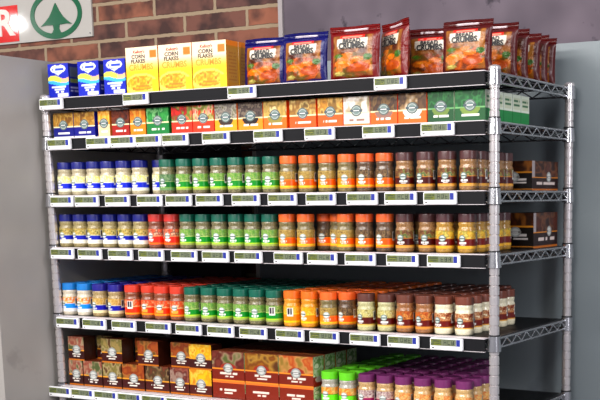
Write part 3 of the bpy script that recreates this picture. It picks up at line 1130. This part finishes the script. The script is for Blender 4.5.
def make_bag(key, w_, h, t, edge, seed):
    root = link('crumb_bag', None)
    hb = h - 0.016
    m = MB()
    N = 46

    def wob(u, v):
        e = np.minimum(np.minimum(u, 1 - u), np.minimum(v, 1 - v))
        return (vnoise(u, v, 9, 7, seed) - 0.5) * 0.004 * np.clip(e * 8, 0, 1) * (1 - np.clip((v - 0.58) * 12, 0, 1))
    m.grid(lambda u, v: ((u - 0.5) * w_ * (1 - 0.03 * np.sin(v * np.pi)), -bag_thickness(u, v, t) + wob(u, v), v * hb), N, N, bag_design(edge, seed, food1))
    m.grid(lambda u, v: ((0.5 - u) * w_ * (1 - 0.03 * np.sin(v * np.pi)), bag_thickness(u, v, t) + wob(u, v), v * hb), 20, 20, lambda u, v: Paint(u, v, edge).rect(0.2, 0.8, 0.2, 0.8, (206, 196, 180)).c)
    kid(root, m.build('pouch', M_foil, root, True))
    s = MB()

    def crimp(u, v):
        return 0.0011 * np.sin(v * 22)
    col = lambda u, v: Paint(u, v, edge).words(0.30, 0.75, 0.35, 0.6, (226, 216, 220), seed, 18).c
    s.grid(lambda u, v: ((u - 0.5) * w_, -0.0009 + crimp(u, v) + 0.004 * np.sin(u * 7 + seed) * v, hb - 0.002 + v * 0.018), 24, 14, col)
    s.grid(lambda u, v: ((0.5 - u) * w_, 0.0009 + crimp(u, v) + 0.004 * np.sin((1 - u) * 7 + seed) * v, hb - 0.002 + v * 0.018), 24, 14, col)
    kid(root, s.build('top_seal', M_foil, root, True))
    sc = w_ / 0.155
    kid(root, link('lettering', conform(T_bread, 0, 0.80 * hb, w_, hb, t, 'lettering', sc), root))
    kid(root, link('lettering', conform(T_cr, 0, 0.70 * hb, w_, hb, t, 'lettering', sc), root))
    return root


BLUEB, REDB, DKRED = (26, 28, 96), (112, 28, 26), (82, 24, 26)


def bag(key, w_, h, t, edge, seed, x, y, rz, rx, label, dz=0.0):
    if key not in _bags:
        o = make_bag(key, w_, h, t, edge, seed)
        _bags[key] = o
    else:
        o = dup(_bags[key])
    o.location = (x, y, ZS[0] + 0.0005 + dz)
    o.rotation_euler = (rx, 0, rz)
    tag(o, label, 'bag of crumbs', 'bread crumb bags on the top shelf')
    return o


LEAN = -0.05
bag('b1', 0.142, 0.134, 0.040, BLUEB, 2, -0.728, 0.066, 0.0, LEAN, 'blue-edged crumb bag next to the cereal cartons, partly hidden by another blue bag')
bag('b1', 0.142, 0.134, 0.040, BLUEB, 2, -0.576, 0.036, 0.0, LEAN, 'blue-edged crumb bag standing in front beside the red crumb bags')
bag('r1', 0.152, 0.140, 0.040, REDB, 5, -0.419, 0.034, 0.0, LEAN, 'red-edged crumb bag directly right of the two blue bags')
bag('r1', 0.152, 0.140, 0.040, REDB, 5, -0.318, 0.066, -0.62, LEAN, 'red-edged crumb bag turned askew, right of the first straight red bag').scale = (1.05, 1, 1.05)
bag('r2', 0.140, 0.133, 0.040, DKRED, 9, -0.246, 0.140, 0.10, LEAN, 'dark red crumb bag set back in the gap beside the askew bag')
bag('r2', 0.140, 0.133, 0.040, DKRED, 9, -0.206, 0.20, 0.0, LEAN, 'dark red crumb bag deep in the gap, mostly hidden by the rightmost front bag')
bag('r3', 0.138, 0.130, 0.040, DKRED, 14, -0.092, 0.036, 0.0, LEAN, 'red crumb bag in front beside the right front chrome post')
colb = [(0.190, 0.142), (0.262, 0.128), (0.345, 0.134), (0.402, 0.128), (0.458, 0.126)]
for i, (y, hh) in enumerate(colb):
    hh2 = 'r4' if i == 0 else ('r3' if i % 2 == 0 else 'r5')
    bag(hh2, 0.138, {'r3': 0.130, 'r4': 0.140, 'r5': 0.132}[hh2], 0.040, DKRED, {'r3': 14, 'r4': 21, 'r5': 27}[hh2], -0.090, y, 0.0, LEAN,
        f"dark red crumb bag in {ORD[i + 2]} row behind the bag at the right post")
# ------------------------------------------------------------------ brown boxes
def brown_design(pic, seed, base=(62, 28, 22), split=0.44, ink=(240, 232, 222), line=(220, 160, 70), foot=(190, 120, 50)):
    def fn(u, v):
        p = Paint(u, v, base)
        p.pic(0, 1, split, 1, pic, 5, 4, seed)
        p.rect(0, 1, split - 0.025, split + 0.012, line)
        p.words(0.24, 0.78, 0.235, 0.30, ink, seed, 15)
        p.words(0.32, 0.70, 0.145, 0.20, ink, seed + 2, 15)
        p.rect(0, 1, 0.0, 0.055, foot)
        return p.c
    return fn


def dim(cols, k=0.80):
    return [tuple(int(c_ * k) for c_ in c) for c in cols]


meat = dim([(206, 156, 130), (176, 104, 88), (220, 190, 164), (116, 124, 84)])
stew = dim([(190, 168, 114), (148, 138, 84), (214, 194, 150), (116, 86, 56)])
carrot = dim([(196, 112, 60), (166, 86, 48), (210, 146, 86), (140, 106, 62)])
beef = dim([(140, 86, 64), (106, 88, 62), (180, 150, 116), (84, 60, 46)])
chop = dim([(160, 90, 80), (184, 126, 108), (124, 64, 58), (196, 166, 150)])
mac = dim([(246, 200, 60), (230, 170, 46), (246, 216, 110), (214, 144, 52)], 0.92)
S6L = [(-1.480, -1.421, 'pork pictured brown', meat, (62, 28, 22)), (-1.418, -1.341, 'rosy-meat pictured brown', meat, (66, 29, 22)), (-1.338, -1.262, 'pale stew pictured brown', stew, (70, 30, 23)),
       (-1.259, -1.171, 'carrot pictured brown', carrot, (74, 32, 24)), (-1.167, -1.075, 'beef pictured brown', beef, (78, 34, 25)), (-1.071, -.999, 'chop pictured brown', chop, (82, 35, 26)),
       (-.997, -.915, 'yellow pasta pictured', mac, (86, 38, 27))]
Z6 = ZS[5]
bh, bd = 0.079, 0.052
for i, (x0, x1, look, pic, base) in enumerate(S6L):
    for r in range(2):
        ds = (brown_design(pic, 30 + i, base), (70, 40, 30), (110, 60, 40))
        lab = f"{look} box, {ORD[i + 1]} from left in the lower layer, sixth shelf" if r == 0 else f"brown box in second row behind {ORD[i + 1]} lower front box, sixth shelf"
        carton(('s6', i), x1 - x0 - 0.001, bd, bh, ds, ((x0 + x1) / 2, 0.010 + bd / 2 + r * 0.054, Z6), lab, 'box', 'brown boxes in two layers on the sixth shelf', seal=(SEALP, 0.002, 0.036))
S6U = [(-1.478, -1.412, 'pork pictured brown', meat, (62, 28, 22), 0.0), (-1.410, -1.346, 'shadowed brown', stew, (70, 32, 26), 0.055), (-1.340, -1.256, 'pale stew pictured brown', stew, (70, 30, 23), 0.0),
       (-1.252, -1.196, 'tan-topped brown', carrot, (76, 36, 28), 0.055), (-1.194, -1.113, 'carrot pictured brown', carrot, (74, 32, 24), 0.0),
       (-1.075, -1.000, 'carrot pictured small brown', carrot, (76, 33, 24), 0.012), (-.996, -.913, 'yellow pasta pictured', mac, (72, 31, 24), 0.0)]
for i, (x0, x1, look, pic, base, off) in enumerate(S6U):
    lab = f"{look} box, {ORD[i + 1]} from left in the upper layer, sixth shelf"
    if off > 0.03:
        lab = f"{look} box set back in the upper layer, {ORD[i + 1]} from left, sixth shelf"
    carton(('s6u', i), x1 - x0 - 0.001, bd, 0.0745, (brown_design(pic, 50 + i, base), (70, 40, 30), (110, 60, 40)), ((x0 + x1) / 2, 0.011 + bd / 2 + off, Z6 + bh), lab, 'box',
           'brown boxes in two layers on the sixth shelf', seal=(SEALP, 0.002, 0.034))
carton(('s6u', 9), 0.07, bd, 0.0745, (brown_design(stew, 66, (76, 40, 32)), (70, 40, 30), (110, 60, 40)), (-1.155, 0.011 + bd / 2 + 0.054, Z6 + bh),
       'brown box standing back in the dark gap beside the carrot pictured box', 'box', 'brown boxes in two layers on the sixth shelf', seal=(SEALP, 0.002, 0.034))

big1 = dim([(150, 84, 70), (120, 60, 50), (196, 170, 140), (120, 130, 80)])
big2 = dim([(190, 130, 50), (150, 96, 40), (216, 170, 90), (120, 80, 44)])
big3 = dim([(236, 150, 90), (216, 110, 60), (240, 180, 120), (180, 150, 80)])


def big_design(pic, seed):
    def fn(u, v):
        p = Paint(u, v, (122, 50, 32))
        p.pic(0, 1, 0.42, 1, pic, 5, 3.5, seed)
        p.disc(0.5, 0.42, 0.25, 0.20, (150, 62, 46))
        p.rect(0, 1, 0.0, 0.42, (122, 50, 32))
        p.rect(0, 1, 0.39, 0.425, (226, 150, 70))
        p.words(0.24, 0.78, 0.22, 0.285, (240, 226, 214), seed, 20)
        p.words(0.36, 0.66, 0.13, 0.18, (240, 226, 214), seed + 2, 20)
        p.rect(0, 1, 0.0, 0.035, (236, 150, 70))
        return p.c
    return fn


def big_side(u, v):
    p = Paint(u, v, (206, 214, 190))
    p.pic(0, 1, 0.34, 1, [(150, 180, 120), (206, 214, 190), (110, 140, 90), (226, 226, 206)], 3, 6, 5)
    p.rect(0, 1, 0.0, 0.34, (130, 50, 34))
    p.disc(0.5, 0.24, 0.3, 0.1, (190, 176, 170))
    return p.c


def flat_design(seed):
    def fn(u, v):
        p = Paint(u, v, (128, 54, 34))
        p.rect(0, 1, 0.88, 1.0, (226, 130, 70))
        p.words(0.22, 0.74, 0.44, 0.54, (240, 222, 210), seed, 20)
        p.words(0.36, 0.62, 0.27, 0.35, (240, 222, 210), seed + 1, 20)
        return p.c
    return fn


BX = [(-.911, -.7945, 'meat pictured wide', big1), (-.7925, -.676, 'spice pictured wide', big2), (-.674, -.5575, 'orange pictured wide', big3)]
for i, (x0, x1, look, pic) in enumerate(BX):
    for r in range(4):
        if i < 3 and r == 3 and i != 2:
            pass
        yy = (0.010, 0.070, 0.130, 0.190)[r] + 0.0275
        lab = f"plain rust brown flat box, {ORD[i + 1]} from left beneath the wide upright boxes" if r == 0 else f"plain rust brown flat box in {ORD[r + 1]} row under the {look} box stack"
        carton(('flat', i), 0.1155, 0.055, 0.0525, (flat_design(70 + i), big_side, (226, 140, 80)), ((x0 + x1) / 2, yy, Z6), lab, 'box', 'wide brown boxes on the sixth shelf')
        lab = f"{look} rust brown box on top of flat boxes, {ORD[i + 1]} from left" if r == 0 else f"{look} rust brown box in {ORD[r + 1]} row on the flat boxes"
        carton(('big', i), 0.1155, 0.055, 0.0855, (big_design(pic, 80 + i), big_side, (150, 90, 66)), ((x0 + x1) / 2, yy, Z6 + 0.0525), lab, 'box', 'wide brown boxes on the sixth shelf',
               seal=(SEALP, 0.0, 0.037))

# boxes facing the open right end
def dark_front(seed):
    def fn(u, v):
        p = Paint(u, v, (30, 20, 22))
        p.pic(0, 1, 0.62, 1, [(90, 56, 36), (60, 40, 30), (140, 96, 56)], 5, 3, seed)
        p.rect(0, 1, 0.60, 0.63, (200, 140, 60))
        p.words(0.3, 0.8, 0.34, 0.41, (206, 200, 196), seed, 12)
        p.words(0.3, 0.8, 0.24, 0.29, (206, 200, 196), seed + 2, 12)
        p.rect(0, 1, 0.04, 0.065, (190, 130, 60))
        return p.c
    return fn


def dark_side(seed):
    def fn(u, v):
        p = Paint(u, v, (50, 24, 23))
        p.pic(0.1, 1, 0.46, 1, [(92, 54, 42), (70, 42, 34), (120, 84, 62), (54, 36, 32)], 5, 4, seed)
        p.rect(0, 0.10, 0.46, 1, (170, 160, 160))
        p.rect(0, 1, 0.44, 0.465, (220, 150, 60))
        p.words(0.18, 0.88, 0.20, 0.29, (220, 206, 200), seed, 16)
        p.rect(0, 1, 0.0, 0.05, (190, 120, 60))
        return p.c
    return fn


for (si, hh, y0, y1, y2, nm) in ((3, 0.080, 0.305, 0.497, 0.40, 'third'), (4, 0.097, 0.318, 0.497, 0.40, 'fourth')):
    dd = y1 - y0
    carton(('end', si), 0.085, dd, hh, (dark_front(si), dark_side(si + 4), (60, 40, 36)), (-0.068, (y0 + y1) / 2, ZS[si - 1]),
           f"black and red-brown box at the open right end of the {nm} shelf down", 'box', 'boxes at the right end of the shelving', seal=(SEALP, -0.012, hh * 0.46, 0.025))

# ------------------------------------------------------------------ electronic price tags
def lcd(seed):
    def fn(u, v):
        p = Paint(u, v, (126, 132, 112))
        p.pic(0, 0.42, 0, 1, [(122, 128, 74), (104, 112, 88), (134, 138, 86)], 6, 3, seed)
        # dark segments of the price figures
        for k_ in range(3):
            a = 0.52 + k_ * 0.15
            p.rect(a, a + 0.022, 0.18, 0.82, (66, 72, 70))
            if (seed + k_) % 3:
                p.rect(a + 0.075, a + 0.097, 0.18, 0.82, (66, 72, 70))
            for q in (0.18, 0.47, 0.74):
                if (seed * 3 + k_ + int(q * 10)) % 4:
                    p.rect(a, a + 0.097, q, q + 0.09, (72, 78, 74))
        p.words(0.06, 0.40, 0.62, 0.74, (84, 90, 74), seed, 40)
        p.words(0.06, 0.34, 0.30, 0.42, (84, 90, 74), seed + 2, 40)
        return p.c
    return fn


def tag_parts():
    m = MB()
    w2 = 0.0465
    b_ = bmesh.new()
    bmesh.ops.create_cube(b_, size=1.0)
    for v in b_.verts:
        v.co = (v.co.x * 2 * w2, v.co.y * 0.010, v.co.z * 0.0315)
    bmesh.ops.bevel(b_, geom=list(b_.edges), offset=0.0018, segments=2, affect='EDGES')
    me = bpy.data.meshes.new('tag_case')
    b_.to_mesh(me)
    b_.free()
    me.materials.append(M_tagcase)
    blue = MB(); blue.box(0.0300, 0.0405, -0.0056, -0.0045, -0.0040, 0.0128)
    foot = MB(); foot.box(-0.040, -0.034, -0.0056, -0.0045, -0.0112, -0.0085)
    return me, blue.mesh('blue_tab', M_tagblue), foot.mesh('tag_mark', M_ink_dark)


TC, TB, TF = tag_parts()
LCDS = []
for q in range(5):
    m = MB()
    m.grid(lambda u, v: (-0.0430 + u * 0.0720, -0.0056, -0.0040 + v * 0.0168), 60, 20, lcd(q + 1))
    m.box(-0.0430, 0.029, -0.0055, -0.0045, -0.0040, 0.0128, lin(C((120, 126, 104))))
    LCDS.append(m.mesh('screen', M_lcd))
TAGS = [[-1.447, -1.117, -.741, -.277], [-1.424, -1.268, -1.172, -1.077, -.979, -.835, -.659, -.493, -.314, -.143],
        [-1.427, -1.326, -1.206, -1.083, -.976, -.866, -.74, -.618, -.494, -.366, -.251, -.137], [-1.438, -1.326, -1.205, -1.087, -.965, -.852, -.738, -.604, -.494, -.375, -.248, -.128],
        [-1.433, -1.324, -1.206, -1.074, -.96, -.844, -.73, -.606, -.493, -.365, -.248, -.121], [-1.4825, -1.387, -1.292, -1.197, -1.102, -1.007, -.912, -.810, -.70, -.58, -.45, -.30]]
first = None
k_ = 0
for si, xs in enumerate(TAGS):
    for i, x in enumerate(xs):
        if first is None:
            first = link('price_tag', None)
            kid(first, link('tag_case', TC, first))
            kid(first, link('screen', LCDS[0], first))
            kid(first, link('blue_tab', TB, first))
            kid(first, link('tag_mark', TF, first))
            o = first
        else:
            o = link('price_tag', None)
            for ch in KIDS[first.name]:
                c = ch.copy()
                COL.objects.link(c)
                c.parent = o
                if ch.name.startswith('screen'):
                    c.data = LCDS[k_ % 5]
        k_ += 1
        o.location = (x, -0.0285, ZS[si] - 0.0185)
        tag(o, f"white electronic price tag, {ORD[i + 1]} from left on the {SHW[si + 1]} shelf's front edge", 'price tag', f"price tags on the {SHW[si + 1]} shelf edge")
